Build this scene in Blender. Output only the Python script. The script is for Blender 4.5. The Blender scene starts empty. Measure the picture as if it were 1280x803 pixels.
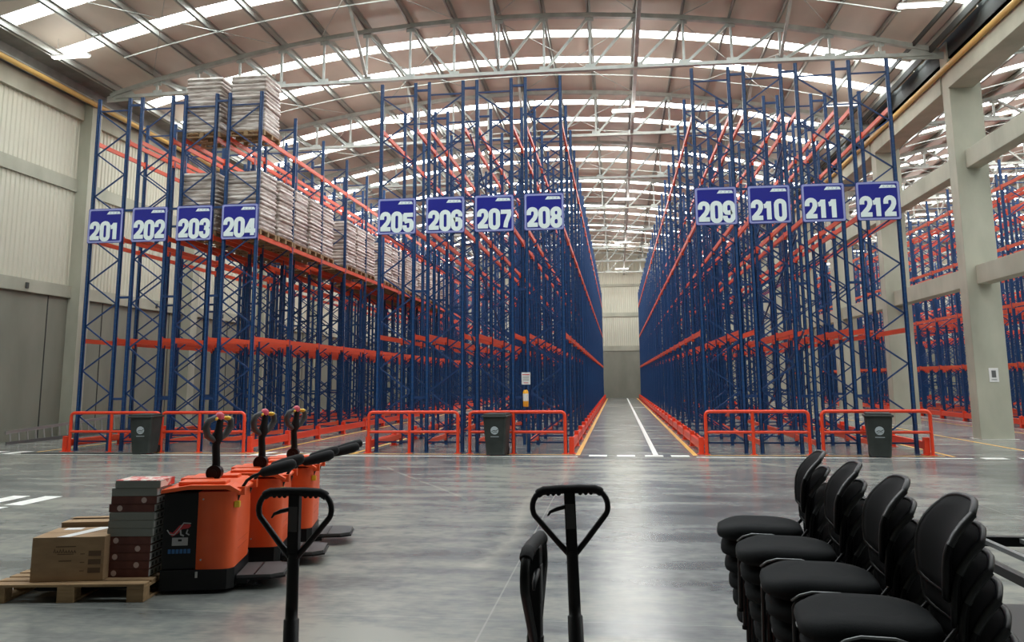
import bpy, math, random
from mathutils import Vector, Matrix
random.seed(7)
sc = bpy.context.scene
COL = sc.collection
PI = math.pi

# ------------------------------------------------------------------ materials
def new_mat(name, col, rough=.5, metal=0., spec=.5):
    m = bpy.data.materials.new(name); m.use_nodes = True
    b = m.node_tree.nodes['Principled BSDF']
    b.inputs['Base Color'].default_value = (*col, 1)
    b.inputs['Roughness'].default_value = rough
    b.inputs['Metallic'].default_value = metal
    b.inputs['Specular IOR Level'].default_value = spec
    return m
def nt(m): return m.node_tree.nodes, m.node_tree.links, m.node_tree.nodes['Principled BSDF']
def noisy(name, c1, c2, scale=(1, 1, 1), rough=.6, nscale=2., detail=6, lo=.35, hi=.65, bump=0., metal=0., spec=.5, r2=None, coord='Object'):
    m = new_mat(name, c1, rough, metal, spec); N, L, b = nt(m)
    tc = N.new('ShaderNodeTexCoord'); mp = N.new('ShaderNodeMapping'); mp.inputs['Scale'].default_value = scale
    no = N.new('ShaderNodeTexNoise'); no.inputs['Scale'].default_value = nscale; no.inputs['Detail'].default_value = detail
    cr = N.new('ShaderNodeValToRGB'); cr.color_ramp.elements[0].position = lo; cr.color_ramp.elements[1].position = hi
    cr.color_ramp.elements[0].color = (*c1, 1); cr.color_ramp.elements[1].color = (*c2, 1)
    L.new(tc.outputs[coord], mp.inputs[0]); L.new(mp.outputs[0], no.inputs['Vector']); L.new(no.outputs['Fac'], cr.inputs[0]); L.new(cr.outputs[0], b.inputs['Base Color'])
    if r2 is not None:
        mr = N.new('ShaderNodeMapRange'); mr.inputs['To Min'].default_value = rough; mr.inputs['To Max'].default_value = r2
        mr.inputs['From Min'].default_value = .3; mr.inputs['From Max'].default_value = .7
        L.new(no.outputs['Fac'], mr.inputs[0]); L.new(mr.outputs[0], b.inputs['Roughness'])
    if bump:
        bp = N.new('ShaderNodeBump'); bp.inputs['Strength'].default_value = bump; bp.inputs['Distance'].default_value = .02
        L.new(no.outputs['Fac'], bp.inputs['Height']); L.new(bp.outputs[0], b.inputs['Normal'])
    return m
M = {}
M['blue'] = new_mat('rack_blue_paint', (.010, .056, .175), .4)
M['brace'] = new_mat('brace_blue_paint', (.009, .042, .14), .45)
M['orange'] = new_mat('beam_orange_paint', (.76, .095, .035), .38)
M['rail'] = new_mat('guard_red_paint', (.80, .06, .02), .33)
M['plate'] = new_mat('galvanised_plate', (.45, .45, .44), .4, .6)
M['conc'] = noisy('concrete_cast', (.33, .335, .265), (.45, .45, .36), (1, 1, .5), .8, 1.1, 8, .3, .7, .1)
M['concd'] = noisy('concrete_panel', (.195, .198, .158), (.255, .258, .208), (1, 1, .4), .8, .9, 8, .3, .7, .1)
M['steel'] = noisy('galvanised_truss_steel', (.33, .35, .32), (.46, .48, .44), (1, 1, 1), .45, 3, 3, .3, .7, 0, .25)
M['dsteel'] = new_mat('dark_gutter_steel', (.045, .05, .045), .75)
M['fascia'] = noisy('grey_fascia_sheet', (.16, .165, .15), (.22, .225, .205), (1, 1, 1), .6, 2, 3)
M['purlin'] = noisy('purlin_steel', (.27, .28, .25), (.38, .39, .35), (1, .2, 1), .45, 2, 3, .3, .7, 0, .25)
M['roof'] = noisy('roof_insulation_foil', (.50, .45, .375), (.62, .565, .48), (1.4, .5, 1), .55, .6, 6, .3, .7, .15)
M['yellow'] = new_mat('yellow_gas_pipe_paint', (.55, .35, .10), .5)
M['lineY'] = new_mat('yellow_floor_paint', (.85, .47, .08), .45)
M['lineW'] = noisy('white_floor_paint', (.75, .75, .70), (.88, .88, .84), (1, 1, 1), .45, 6)
M['black'] = new_mat('black_plastic', (.004, .004, .0045), .45, 0, .35)
M['blackm'] = new_mat('black_powder_coat', (.003, .003, .0035), .42, 0, .3)
M['rubber'] = new_mat('black_rubber', (.007, .007, .0075), .75, 0, .3)
M['fabric'] = noisy('charcoal_seat_fabric', (.005, .006, .0065), (.008, .0095, .010), (1, 1, 1), .9, 220, 2, .3, .7, .1, 0, .2)
M['mesh'] = new_mat('black_back_mesh', (.0025, .0025, .003), .8, 0, .15)
M['greytube'] = new_mat('grey_tube', (.22, .23, .23), .35, .6)
M['bin'] = noisy('dark_green_grey_bin_plastic', (.020, .025, .022), (.03, .036, .032), (1, 1, 1), .55, 4)
M['truck'] = noisy('orange_truck_cover', (.78, .095, .018), (.83, .115, .025), (1, 1, 1), .42, 3)
M['truckd'] = new_mat('orange_truck_shell_inset', (.6, .07, .015), .5)
M['card'] = noisy('cardboard', (.27, .17, .09), (.33, .215, .115), (1, 1, 3), .85, 5)
M['print'] = new_mat('dark_carton_print', (.11, .065, .035), .85)
M['tape'] = new_mat('white_packing_tape', (.72, .72, .70), .35)
M['wood'] = noisy('pallet_wood', (.27, .17, .085), (.40, .265, .135), (.6, 5, 5), .8, 3, 6)
M['boxgrey'] = new_mat('grey_box_side', (.20, .21, .19), .7)
M['boxbrown'] = noisy('brown_printed_box', (.075, .02, .014), (.12, .035, .025), (1, 1, 1), .6, 9)
M['boxred'] = noisy('red_printed_lid', (.55, .06, .05), (.7, .62, .55), (1, 1, 1), .5, 14, 2, .48, .53)
M['label'] = new_mat('white_label', (.72, .72, .70), .5)
M['emblem'] = new_mat('pale_emblem_print', (.5, .38, .34), .6)
M['signblue'] = new_mat('sign_blue_face', (.012, .016, .27), .32)
M['signborder'] = new_mat('sign_pale_border', (.33, .36, .66), .35)
M['signwhite'] = new_mat('sign_white_lettering', (.86, .95, .93), .4)
M['red'] = new_mat('red_print', (.6, .03, .03), .5)
M['ext'] = new_mat('yellow_cylinder_paint', (.9, .42, .03), .35)
M['btn'] = new_mat('yellow_button_plastic', (.8, .5, .03), .4)
M['redbtn'] = new_mat('red_button_plastic', (.65, .09, .13), .4)
M['bluep'] = new_mat('blue_print', (.02, .10, .25), .5)
M['alu'] = new_mat('aluminium', (.5, .5, .48), .35, .7)
M['belt'] = new_mat('dark_steel_slat', (.13, .13, .13), .45, .3)

# corrugated cream cladding
def corr(name, c1, c2, axis, per=.22):
    m = new_mat(name, c1, .55); N, L, b = nt(m)
    tc = N.new('ShaderNodeTexCoord'); sp = N.new('ShaderNodeSeparateXYZ'); L.new(tc.outputs['Object'], sp.inputs[0])
    no = N.new('ShaderNodeTexNoise'); no.inputs['Scale'].default_value = .7; L.new(tc.outputs['Object'], no.inputs['Vector'])
    mx = N.new('ShaderNodeMix'); mx.data_type = 'RGBA'; mx.inputs[6].default_value = (*c1, 1); mx.inputs[7].default_value = (*c2, 1)
    L.new(no.outputs['Fac'], mx.inputs[0]); L.new(mx.outputs[2], b.inputs['Base Color'])
    return m
M['cream'] = corr('cream_corrugated_cladding', (.54, .53, .43), (.62, .61, .50), 1)
# floor: polished concrete
def floor_mat():
    m = new_mat('polished_concrete_floor', (.2, .2, .19), .25); N, L, b = nt(m)
    tc = N.new('ShaderNodeTexCoord')
    def noise(scale, s, d, rot=0):
        mp = N.new('ShaderNodeMapping'); mp.inputs['Scale'].default_value = scale; mp.inputs['Rotation'].default_value = (0, 0, rot)
        n = N.new('ShaderNodeTexNoise'); n.inputs['Scale'].default_value = s; n.inputs['Detail'].default_value = d
        L.new(tc.outputs['Object'], mp.inputs[0]); L.new(mp.outputs[0], n.inputs['Vector']); return n
    a = noise((1, .55, 1), .22, 5); c = noise((.55, 1.6, 1), 1.3, 9, .5); d = noise((1, 1, 1), 7, 8); fn = noise((.5, 1.8, 1), 16, 6, .25)
    def mathn(op, x, y):
        n = N.new('ShaderNodeMath'); n.operation = op
        for i, v in enumerate((x, y)):
            if isinstance(v, (int, float)): n.inputs[i].default_value = v
            else: L.new(v, n.inputs[i])
        return n.outputs[0]
    s = mathn('ADD', mathn('MULTIPLY', a.outputs['Fac'], .45), mathn('ADD', mathn('MULTIPLY', c.outputs['Fac'], .40), mathn('ADD', mathn('MULTIPLY', d.outputs['Fac'], .15), mathn('MULTIPLY', mathn('SUBTRACT', fn.outputs['Fac'], .5), .11))))
    cr = N.new('ShaderNodeValToRGB'); e = cr.color_ramp.elements
    e[0].position = .415; e[0].color = (.115, .125, .120, 1); e[1].position = .585; e[1].color = (.29, .292, .252, 1)
    k = e.new(.5); k.color = (.190, .201, .191, 1)
    L.new(s, cr.inputs[0])
    # pale scuffs dragged across the slab by wheels
    sq = N.new('ShaderNodeSeparateXYZ'); L.new(tc.outputs['Object'], sq.inputs[0])
    def scuff(x0, y0, x1, y1, wd, curve=0.):
        ln = math.hypot(x1 - x0, y1 - y0); tx, ty = (x1 - x0) / ln, (y1 - y0) / ln; nx, ny = -ty, tx
        al = mathn('ADD', mathn('MULTIPLY', sq.outputs[0], tx), mathn('ADD', mathn('MULTIPLY', sq.outputs[1], ty), -(x0 * tx + y0 * ty)))
        ac = mathn('ADD', mathn('MULTIPLY', sq.outputs[0], nx), mathn('ADD', mathn('MULTIPLY', sq.outputs[1], ny), -(x0 * nx + y0 * ny)))
        ac = mathn('ADD', ac, mathn('MULTIPLY', mathn('SUBTRACT', d.outputs['Fac'], .5), wd * 1.6))
        ac = mathn('ADD', ac, mathn('MULTIPLY', mathn('SINE', mathn('MULTIPLY', al, 1.1), 0), curve))
        inside = mathn('MULTIPLY', mathn('GREATER_THAN', al, 0), mathn('LESS_THAN', al, ln))
        m_ = mathn('SUBTRACT', 1.0, mathn('DIVIDE', mathn('ABSOLUTE', ac, 0), wd)); m_ = mathn('MAXIMUM', m_, 0)
        return mathn('MULTIPLY', mathn('MULTIPLY', m_, inside), mathn('MULTIPLY', c.outputs['Fac'], 1.2))
    sc1 = None
    for a_ in ((13.35, -1.2, 12.9, -12.5, .16, .12), (16.7, -1.2, 19.2, -5.5, .10, .05), (8.2, -.6, 5.2, -4.2, .10, .03), (9.5, -3.5, 12.0, -8., .05, .02), (3.5, -4.5, 11.5, -3.2, .07, .03), (23, -1.5, 20.5, -12, .1, .1)):
        q_ = scuff(*a_); sc1 = q_ if sc1 is None else mathn('MAXIMUM', sc1, q_)
    mxs = N.new('ShaderNodeMix'); mxs.data_type = 'RGBA'; L.new(sc1, mxs.inputs[0]); L.new(cr.outputs[0], mxs.inputs[6]); mxs.inputs[7].default_value = (.40, .39, .33, 1)
    # slab joints every 6 m
    sp = N.new('ShaderNodeSeparateXYZ'); L.new(tc.outputs['Object'], sp.inputs[0])
    def joint(o, off, per):
        fr = mathn('FRACT', mathn('DIVIDE', mathn('ADD', o, off), per), 0)
        return mathn('LESS_THAN', mathn('ABSOLUTE', mathn('SUBTRACT', fr, .5), 0), .0012)
    j = mathn('MAXIMUM', joint(sp.outputs[0], 97.7, 6.0), joint(sp.outputs[1], 97.075, 4.25))
    mx = N.new('ShaderNodeMix'); mx.data_type = 'RGBA'; L.new(mathn('MULTIPLY', j, .45), mx.inputs[0]); L.new(mxs.outputs[2], mx.inputs[6]); mx.inputs[7].default_value = (.42, .42, .38, 1)
    L.new(mx.outputs[2], b.inputs['Base Color'])
    mr = N.new('ShaderNodeMapRange'); mr.inputs['From Min'].default_value = .35; mr.inputs['From Max'].default_value = .65
    mr.inputs['To Min'].default_value = .19; mr.inputs['To Max'].default_value = .27
    L.new(c.outputs['Fac'], mr.inputs[0]); L.new(mr.outputs[0], b.inputs['Roughness'])
    b.inputs['Specular IOR Level'].default_value = .55
    return m
M['floor'] = floor_mat()
# daylight through translucent roof strips
def emit(name, col, s):
    m = bpy.data.materials.new(name); m.use_nodes = True; N = m.node_tree.nodes; L = m.node_tree.links; N.clear()
    e = N.new('ShaderNodeEmission'); e.inputs[0].default_value = (*col, 1); e.inputs[1].default_value = s
    o = N.new('ShaderNodeOutputMaterial'); L.new(e.outputs[0], o.inputs[0]); return m
SKY_STR = 10.0
M['sky'] = emit('daylit_translucent_sheet', (.93, .98, 1.0), SKY_STR)
M['tube'] = emit('lit_lamp_tube', (1, .97, .9), 9.0)
# shrink wrapped bags
def wrap_mat():
    m = new_mat('shrink_wrapped_paper_layers', (.4, .33, .3), .3); N, L, b = nt(m)
    tc = N.new('ShaderNodeTexCoord'); mp = N.new('ShaderNodeMapping'); mp.inputs['Scale'].default_value = (1.6, 1.6, 16)
    n = N.new('ShaderNodeTexNoise'); n.inputs['Scale'].default_value = 1.5; n.inputs['Detail'].default_value = 7; n.inputs['Distortion'].default_value = .6
    cr = N.new('ShaderNodeValToRGB'); e = cr.color_ramp.elements
    e[0].position = .32; e[0].color = (.25, .18, .15, 1); e[1].position = .66; e[1].color = (.78, .73, .67, 1); k = e.new(.48); k.color = (.47, .385, .33, 1)
    L.new(tc.outputs['Object'], mp.inputs[0]); L.new(mp.outputs[0], n.inputs['Vector']); L.new(n.outputs['Fac'], cr.inputs[0]); L.new(cr.outputs[0], b.inputs['Base Color'])
    bp = N.new('ShaderNodeBump'); bp.inputs['Strength'].default_value = .6; bp.inputs['Distance'].default_value = .04
    L.new(n.outputs['Fac'], bp.inputs['Height']); L.new(bp.outputs[0], b.inputs['Normal'])
    b.inputs['Coat Weight'].default_value = .4; b.inputs['Coat Roughness'].default_value = .15
    return m
M['wrap'] = wrap_mat()

# ------------------------------------------------------------------ mesh builder
class MB:
    def __init__(s): s.v = []; s.f = []; s.m = []; s.sm = []
    def add(s, vs, fs, mi=0, smooth=False):
        o = len(s.v); s.v += [tuple(p) for p in vs]; s.f += [tuple(i + o for i in f) for f in fs]; s.m += [mi] * len(fs); s.sm += [smooth] * len(fs); return s
    def box(s, x0, x1, y0, y1, z0, z1, mi=0):
        vs = [(x, y, z) for z in (z0, z1) for y in (y0, y1) for x in (x0, x1)]
        return s.add(vs, [(0, 2, 3, 1), (4, 5, 7, 6), (0, 1, 5, 4), (2, 6, 7, 3), (0, 4, 6, 2), (1, 3, 7, 5)], mi)
    def bbox(s, x0, x1, y0, y1, z0, z1, r=.01, mi=0):      # box with chamfered edges
        import bmesh
        bm = bmesh.new(); g = bmesh.ops.create_cube(bm, size=1)
        for v in bm.verts: v.co = ((x0 + x1) / 2 + v.co.x * (x1 - x0), (y0 + y1) / 2 + v.co.y * (y1 - y0), (z0 + z1) / 2 + v.co.z * (z1 - z0))
        bmesh.ops.bevel(bm, geom=bm.edges[:], offset=r, segments=2, affect='EDGES', profile=.5)
        bm.verts.index_update(); s.add([v.co[:] for v in bm.verts], [[v.index for v in f.verts] for f in bm.faces], mi, False); bm.free(); return s
    def bar(s, a, b, w, h=None, mi=0, up=(0, 0, 1)):         # rectangular bar between two points
        a = Vector(a); b = Vector(b); h = h or w; d = (b - a).normalized(); u = Vector(up)
        if abs(d.dot(u)) > .98: u = Vector((0, 1, 0))
        x = d.cross(u).normalized() * w / 2; y = x.cross(d).normalized() * h / 2
        vs = [p + sx * x + sy * y for p in (a, b) for sx, sy in ((-1, -1), (1, -1), (1, 1), (-1, 1))]
        return s.add(vs, [(0, 1, 2, 3), (7, 6, 5, 4), (0, 4, 5, 1), (1, 5, 6, 2), (2, 6, 7, 3), (3, 7, 4, 0)], mi)
    def tube(s, pts, r, n=10, mi=0, cap=True, closed=False):
        pts = [Vector(p) for p in pts]; k = len(pts); rs = r if isinstance(r, (list, tuple)) else [r] * k
        vs = []; prev = None
        for i, p in enumerate(pts):
            if closed: d = pts[(i + 1) % k] - pts[i - 1]
            else: d = pts[min(i + 1, k - 1)] - pts[max(i - 1, 0)]
            d.normalize()
            if prev is None:
                u = Vector((0, 0, 1)) if abs(d.z) < .9 else Vector((0, 1, 0)); x = d.cross(u).normalized()
            else:
                x = (prev - d * prev.dot(d)).normalized()
            prev = x; y = d.cross(x)
            vs += [p + (x * math.cos(t) + y * math.sin(t)) * rs[i] for t in [2 * PI * j / n for j in range(n)]]
        fs = []
        for i in range(k if closed else k - 1):
            a = i * n; b = ((i + 1) % k) * n
            fs += [(a + j, b + j, b + (j + 1) % n, a + (j + 1) % n) for j in range(n)]
        s.add(vs, fs, mi, True)
        if cap and not closed:
            s.add(vs[:n], [tuple(range(n))[::-1]], mi); s.add(vs[-n:], [tuple(range(n))], mi)
        return s
    def cyl(s, a, b, r, n=16, mi=0): return s.tube([a, b], r, n, mi)
    def prism(s, poly, a, b, axis='z', mi=0, smooth=False):   # extrude 2D polygon
        def P(u, v, w): return {'z': (u, v, w), 'y': (u, w, v), 'x': (w, u, v)}[axis]
        n = len(poly); vs = [P(*p, a) for p in poly] + [P(*p, b) for p in poly]
        s.add(vs, [(i, (i + 1) % n, (i + 1) % n + n, i + n) for i in range(n)], mi, smooth)
        s.add(vs[:n], [tuple(range(n))[::-1]], mi); s.add(vs[n:], [tuple(range(n))], mi); return s
    def sphere(s, c, r, n=12, mi=0, sc_=(1, 1, 1)):
        vs = []; m = n // 2
        for i in range(m + 1):
            t = PI * i / m
            for j in range(n):
                p = 2 * PI * j / n; vs.append((c[0] + r * sc_[0] * math.sin(t) * math.cos(p), c[1] + r * sc_[1] * math.sin(t) * math.sin(p), c[2] + r * sc_[2] * math.cos(t)))
        return s.add(vs, [(i * n + j, (i + 1) * n + j, (i + 1) * n + (j + 1) % n, i * n + (j + 1) % n) for i in range(m) for j in range(n)], mi, True)
    def xform(s, M4): s.v = [tuple(M4 @ Vector(p)) for p in s.v]; return s
    def mesh(s, name, mats):
        me = bpy.data.meshes.new(name); me.from_pydata(s.v, [], s.f)
        for m in (mats if isinstance(mats, (list, tuple)) else [mats]): me.materials.append(m)
        me.polygons.foreach_set('material_index', s.m); me.polygons.foreach_set('use_smooth', s.sm); me.update()
        return me
    def build(s, name, mats, parent=None, **k): return link(name, s.mesh(name, mats), parent, **k)
def tag(o, label=None, cat=None, group=None, kind=None):
    if label: o['label'] = label
    if cat: o['category'] = cat
    if group: o['group'] = group
    if kind: o['kind'] = kind
    return o
def link(name, data, parent=None, loc=(0, 0, 0), rot=(0, 0, 0)):
    o = bpy.data.objects.new(name, data); COL.objects.link(o); o.location = loc; o.rotation_euler = rot
    if parent: o.parent = parent
    return o
def thing(name, label, cat, loc=(0, 0, 0), rz=0, group=None):
    return tag(link(name, None, None, loc, (0, 0, rz)), label, cat, group)
def copy_tree(o, parent=None):
    c = o.copy(); COL.objects.link(c)
    if parent: c.parent = parent
    for ch in o.children: copy_tree(ch, c)
    return c
def struct(name, mb, mats, label=None):
    return tag(mb.build(name, mats), label, None, None, 'structure')
def arc(cx, cy, r, a0, a1, n=6): return [(cx + r * math.cos(math.radians(a0 + (a1 - a0) * i / n)), cy + r * math.sin(math.radians(a0 + (a1 - a0) * i / n))) for i in range(n + 1)]
def rrect(x0, x1, y0, y1, r, n=5):
    return arc(x1 - r, y0 + r, r, -90, 0, n) + arc(x1 - r, y1 - r, r, 0, 90, n) + arc(x0 + r, y1 - r, r, 90, 180, n) + arc(x0 + r, y0 + r, r, 180, 270, n)

# ------------------------------------------------------------------ layout numbers (metres; X across the front, Y into the hall)
PITCH = 1.2888; FD = 1.0; BAY = 2.42; NB = 23; TOPZ = 9.67
def rowx(i): return i * PITCH + (3.3254 - .2888) * (i >= 4) + (3.3002 - .2888) * (i >= 8)
YEND = NB * BAY
YWALL = 59.2; XL = -4.05; XC = 24.4; YB = -27.0; XR = 54.0
COLY = [-9.8 - 7.4, -9.8, -2.4, 5.0, 12.4, 19.8, 27.2, 34.6, 42.0, 49.4, 56.8]
LEV = [2.95, 5.70, 8.45]

# ------------------------------------------------------------------ setting
struct('floor', MB().box(XL - .3, XR, YB, YWALL + .3, -.2, 0), M['floor'])
def corr_panel(mb, a, b, z0, z1, nrm, per=.2, dep=.035):
    """trapezoid-corrugated sheet from a to b (x,y), facing nrm"""
    a = Vector((a[0], a[1], 0)); b = Vector((b[0], b[1], 0)); L_ = (b - a).length; d = (b - a) / L_; n = Vector((nrm[0], nrm[1], 0))
    k = max(1, int(L_ / per)); p = L_ / k; pts = []
    for i in range(k):
        for t, h in ((0, 0), (.42, 0), (.55, 1), (.87, 1)): pts.append(a + d * p * (i + t) + n * dep * h)
    pts.append(b)
    vs = [(q.x, q.y, z) for q in pts for z in (z0, z1)]
    mb.add(vs, [(2 * i, 2 * i + 2, 2 * i + 3, 2 * i + 1) for i in range(len(pts) - 1)])
# left wall
w = MB()
w.box(XL - .3, XL, YB, YWALL, 0, 4.62)
struct('wall_left', w, M['concd'])
w = MB(); corr_panel(w, (XL - .05, YB), (XL - .05, YWALL), 5.0, 8.3, (1, 0)); corr_panel(w, (XL - .05, YB), (XL - .05, YWALL), 8.7, 11.0, (1, 0))
w.box(XL - .3, XL - .12, YB, YWALL, 4.62, 12.7)
struct('wall_left_cladding', w, M['cream'])
w = MB(); w.box(XL - .25, XL + .10, YB, YWALL, 4.62, 5.02); w.box(XL - .25, XL + .05, YB, YWALL, 8.28, 8.72); w.box(XL - .25, XL + .12, YB, YWALL, 10.82, 11.42)
struct('trim_1', w, M['conc'])
w = MB()
for y in COLY:
    w.box(XL - .2, XL + .42, y, y + .55, 0, 11.6)
struct('trim_2', w, M['conc'])
w = MB()   # panel joints in the lower wall
for y in [q + d for q in COLY for d in (1.9, 4.2, 6.4)]: w.box(XL - .01, XL + .02, y, y + .03, 0, 4.6)
for y in [q + d for q in COLY for d in (2.6, 3.4, 5.2)]: w.box(XL + .08, XL + .14, y, y + .12, 4.72, 4.9)
struct('trim_3', w, M['dsteel'])
# far wall
w = MB(); w.box(XL, XR, YWALL, YWALL + .3, 0, 4.5); struct('wall_back', w, M['concd'])
w = MB(); corr_panel(w, (XL, YWALL + .05), (XR, YWALL + .05), 4.9, 12.9, (0, -1)); w.box(XL, XR, YWALL + .1, YWALL + .3, 4.5, 14.5); struct('wall_back_cladding', w, M['cream'])
w = MB()
for z0, z1 in ((4.45, 4.92), (7.7, 8.1), (10.6, 10.85)): w.box(XL, XR, YWALL - .05, YWALL + .1, z0, z1)
struct('trim_4', w, M['conc'])
# near end wall (behind the viewpoint) and far side wall
w = MB(); w.box(XL, XR, YB - .3, YB, 0, 14.5); struct('wall_front', w, M['dsteel'])
w = MB(); w.box(XR, XR + .3, YB, YWALL, 0, 12.7); struct('wall_right', w, M['concd'])
# column line between the halls
for i, y in enumerate(COLY):
    struct('concrete_column', MB().bbox(XC + .2, XC + 1.12, y, y + .55, 0, 12.0, .02), M['conc'])
    struct('column_base_line', MB().box(XC + .12, XC + 1.2, y - .09, y - .01, 0, .006).box(XC + .12, XC + .19, y - .09, y + .6, 0, .006), M['lineW'])
    y2 = COLY[i + 1] if i + 1 < len(COLY) else YWALL
    for z0, z1 in ((4.47, 5.03), (7.98, 8.54), (10.5, 11.1)):
        dx = -.32 if z0 > 10 else 0
        struct('concrete_beam', MB().bbox(XC + .48 + dx, XC + .9, y + .55, y2, z0, z1, .015), M['conc'])
# roofs
def zroof(x, xc): return 13.67 - .0105 * (x - xc) ** 2
NP = 18
def roof(xc, first, full):
    xs = [xc + (k - NP / 2) * 1.4965 for k in range(NP + 1)]
    edge = [xs[0] - .35] + xs + [xs[-1] + .35]
    H = .30
    bands = []
    y = 7.12 - 7.4 * 4
    while y < YWALL:
        for c in (y, y + 2.42):
            if -17 < c < YWALL - 1: bands.append((c - .31, c + .31))
        y += 7.4
    ys = [YB] + [v for b in bands for v in b] + [YWALL]
    rf = MB()
    for a, b in zip(ys[0::2], ys[1::2]):
        vs = []
        for x in edge: vs += [(x, a, zroof(x, xc) + H), (x, b, zroof(x, xc) + H), (x, a, zroof(x, xc) + H + .08), (x, b, zroof(x, xc) + H + .08)]
        fs = []
        for i in range(len(edge) - 1):
            o = 4 * i; fs += [(o, o + 4, o + 5, o + 1), (o + 2, o + 3, o + 7, o + 6), (o, o + 2, o + 6, o + 4), (o + 1, o + 5, o + 7, o + 3)]
        rf.add(vs, fs)
    # solid eaves strip beyond the ends of the daylight bands
    struct('ceiling', rf, M['roof'])
    for a, b in bands:
        sk = MB(); vs = []
        for x in edge: vs += [(x, a, zroof(x, xc) + H + .04), (x, b, zroof(x, xc) + H + .04)]
        sk.add(vs, [(2 * i, 2 * i + 2, 2 * i + 3, 2 * i + 1) for i in range(len(edge) - 1)])
        first[0] += 1
        struct('window_%d' % first[0], sk, M['sky'])
    # purlins
    for x in xs:
        z = zroof(x, xc); p = MB()
        p.box(x - .035, x - .015, YB, YWALL, z + .07, z + .29).box(x - .035, x + .05, YB, YWALL, z + .27, z + .29).box(x - .09, x - .015, YB, YWALL, z + .07, z + .09)
        struct('roof_purlin', p, M['purlin'])
    # trusses
    t = MB(); zb = lambda x: 11.60 + .14 * (1 - ((x - xc) / 14) ** 2)
    for i in range(NP): t.bar((xs[i], 0, zroof(xs[i], xc)), (xs[i + 1], 0, zroof(xs[i + 1], xc)), .16, .15)
    t.bar((xs[0] - .2, 0, zroof(xs[0], xc) - .1), (xs[0], 0, zroof(xs[0], xc)), .16, .15); t.bar((xs[-1] + .2, 0, zroof(xs[0], xc) - .1), (xs[-1], 0, zroof(xs[0], xc)), .16, .15)
    for i in range(NP): t.bar((xs[i], 0, zb(xs[i])), (xs[i + 1], 0, zb(xs[i + 1])), .16, .11)
    for i in range(NP + 1):
        x = xs[i]
        if 1 <= i <= NP - 1: t.bar((x, 0, zb(x)), (x, 0, zroof(x, xc)), .07, .07)
        t.box(x - .16, x + .16, -.012, .012, zb(x) - .02, zb(x) + .17)
        t.box(x - .14, x + .14, -.012, .012, zroof(x, xc) - .2, zroof(x, xc) + .06)
    c = NP / 2
    for i in range(1, NP):
        if i < c - .6: t.bar((xs[i], .05, zroof(xs[i], xc)), (xs[i + 1], .05, zb(xs[i + 1])), .08, .08)
        if i > c + .6: t.bar((xs[i], .05, zroof(xs[i], xc)), (xs[i - 1], .05, zb(xs[i - 1])), .08, .08)
    t.prism([(xs[0] - .35, 11.45), (xs[0] + .9, 11.5), (xs[0] + .5, zroof(xs[0], xc) + .1), (xs[0] - .35, zroof(xs[0], xc) - .1)], -.02, .02, 'y')
    t.prism([(xs[-1] + .35, 11.45), (xs[-1] - .9, 11.5), (xs[-1] - .5, zroof(xs[0], xc) + .1), (xs[-1] + .35, zroof(xs[0], xc) - .1)], -.02, .02, 'y')
    me = t.mesh('roof_truss', M['steel'])
    br = MB()
    for i in (6, 9, 15):      # sway braces running back to the next truss
        x = xs[i]; br.bar((x, .1, zb(x)), (x, -1.9, zroof(x, xc) + .05), .09, .09)
    br.bar((xs[12] - .04, .1, 11.78), (xs[12] - .04, 7.3, 11.78), .12, .12)
    br2 = br.mesh('sway_brace', M['steel'])
    rod = MB()
    for i in range(1, NP - 3, 4):
        for (xa, xb) in ((xs[i], xs[i + 3]), (xs[i + 3], xs[i])):
            rod.bar((xa, -.3, zroof(xa, xc) - .02), (xb, -7.1, zroof(xb, xc) - .02), .022)
    rod.bar((xs[1], -3.7, zroof(xs[1], xc) + .0), (xs[2], -3.7, zroof(xs[2], xc) + .0), .03)
    for i in range(1, NP - 1): rod.bar((xs[i], -2.0, zroof(xs[i], xc) + .02), (xs[i + 1], -2.0, zroof(xs[i + 1], xc) + .02), .035)
    rodm = rod.mesh('roof_tie_rod', M['steel'])
    for y in COLY[0 if full else 1:]:
        tag(link('roof_truss', me, None, (0, y, 0)), kind='structure'); tag(link('sway_brace', br2, None, (0, y, 0)), kind='structure'); tag(link('roof_tie_rod', rodm, None, (0, y, 0)), kind='structure')
    return xs
WN = [0]
XCH = 10.7
XSN = roof(XCH, WN, True)
roof(XCH + 28.9, WN, False)
# gutters and eaves steel
g = MB(); g.add([(x, y, z) for x, z in ((XL + .12, 11.43), (XL + .12, 12.15), (-3.05, 12.25), (-3.05, 12.05), (XL + .2, 12.0), (XL + .2, 11.43)) for y in (YB, YWALL)], [(2 * i, 2 * i + 1, 2 * i + 3, 2 * i + 2) for i in range(5)])
struct('eaves_gutter', g, M['fascia'])
g = MB(); g.bar((XL + .32, YB, 11.62), (XL + .32, YWALL, 11.62), .04, .05).bar((XL + .98, YB, 12.0), (XL + .98, YWALL, 12.0), .05, .14)
struct('eaves_rail', g, M['steel'])
g = MB(); g.box(XC + .25, XC + .33, YB, YWALL, 11.45, 12.3); g.box(XC + .25, XC + 1.1, YB, YWALL, 11.45, 11.5); g.box(XC + 1.0, XC + 1.08, YB, YWALL, 11.45, 12.3)
struct('valley_gutter', g, M['dsteel'])
g = MB(); g.bar((XC - .28, YB, 11.75), (XC - .28, YWALL, 11.75), .07, .22).bar((XC - .75, YB, 11.95), (XC - .75, YWALL, 11.95), .06, .14)
struct('eaves_rail', g, M['dsteel'])
def pipe(x, z, label):
    p = MB(); p.cyl((x, YB, z), (x, YWALL, z), .085, 14)
    for y in COLY: p.cyl((x, y + .2, z), (x, y + .34, z), .09, 14)
    tag(p.build('gas_pipe', M['yellow']), label, 'pipe')
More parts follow.
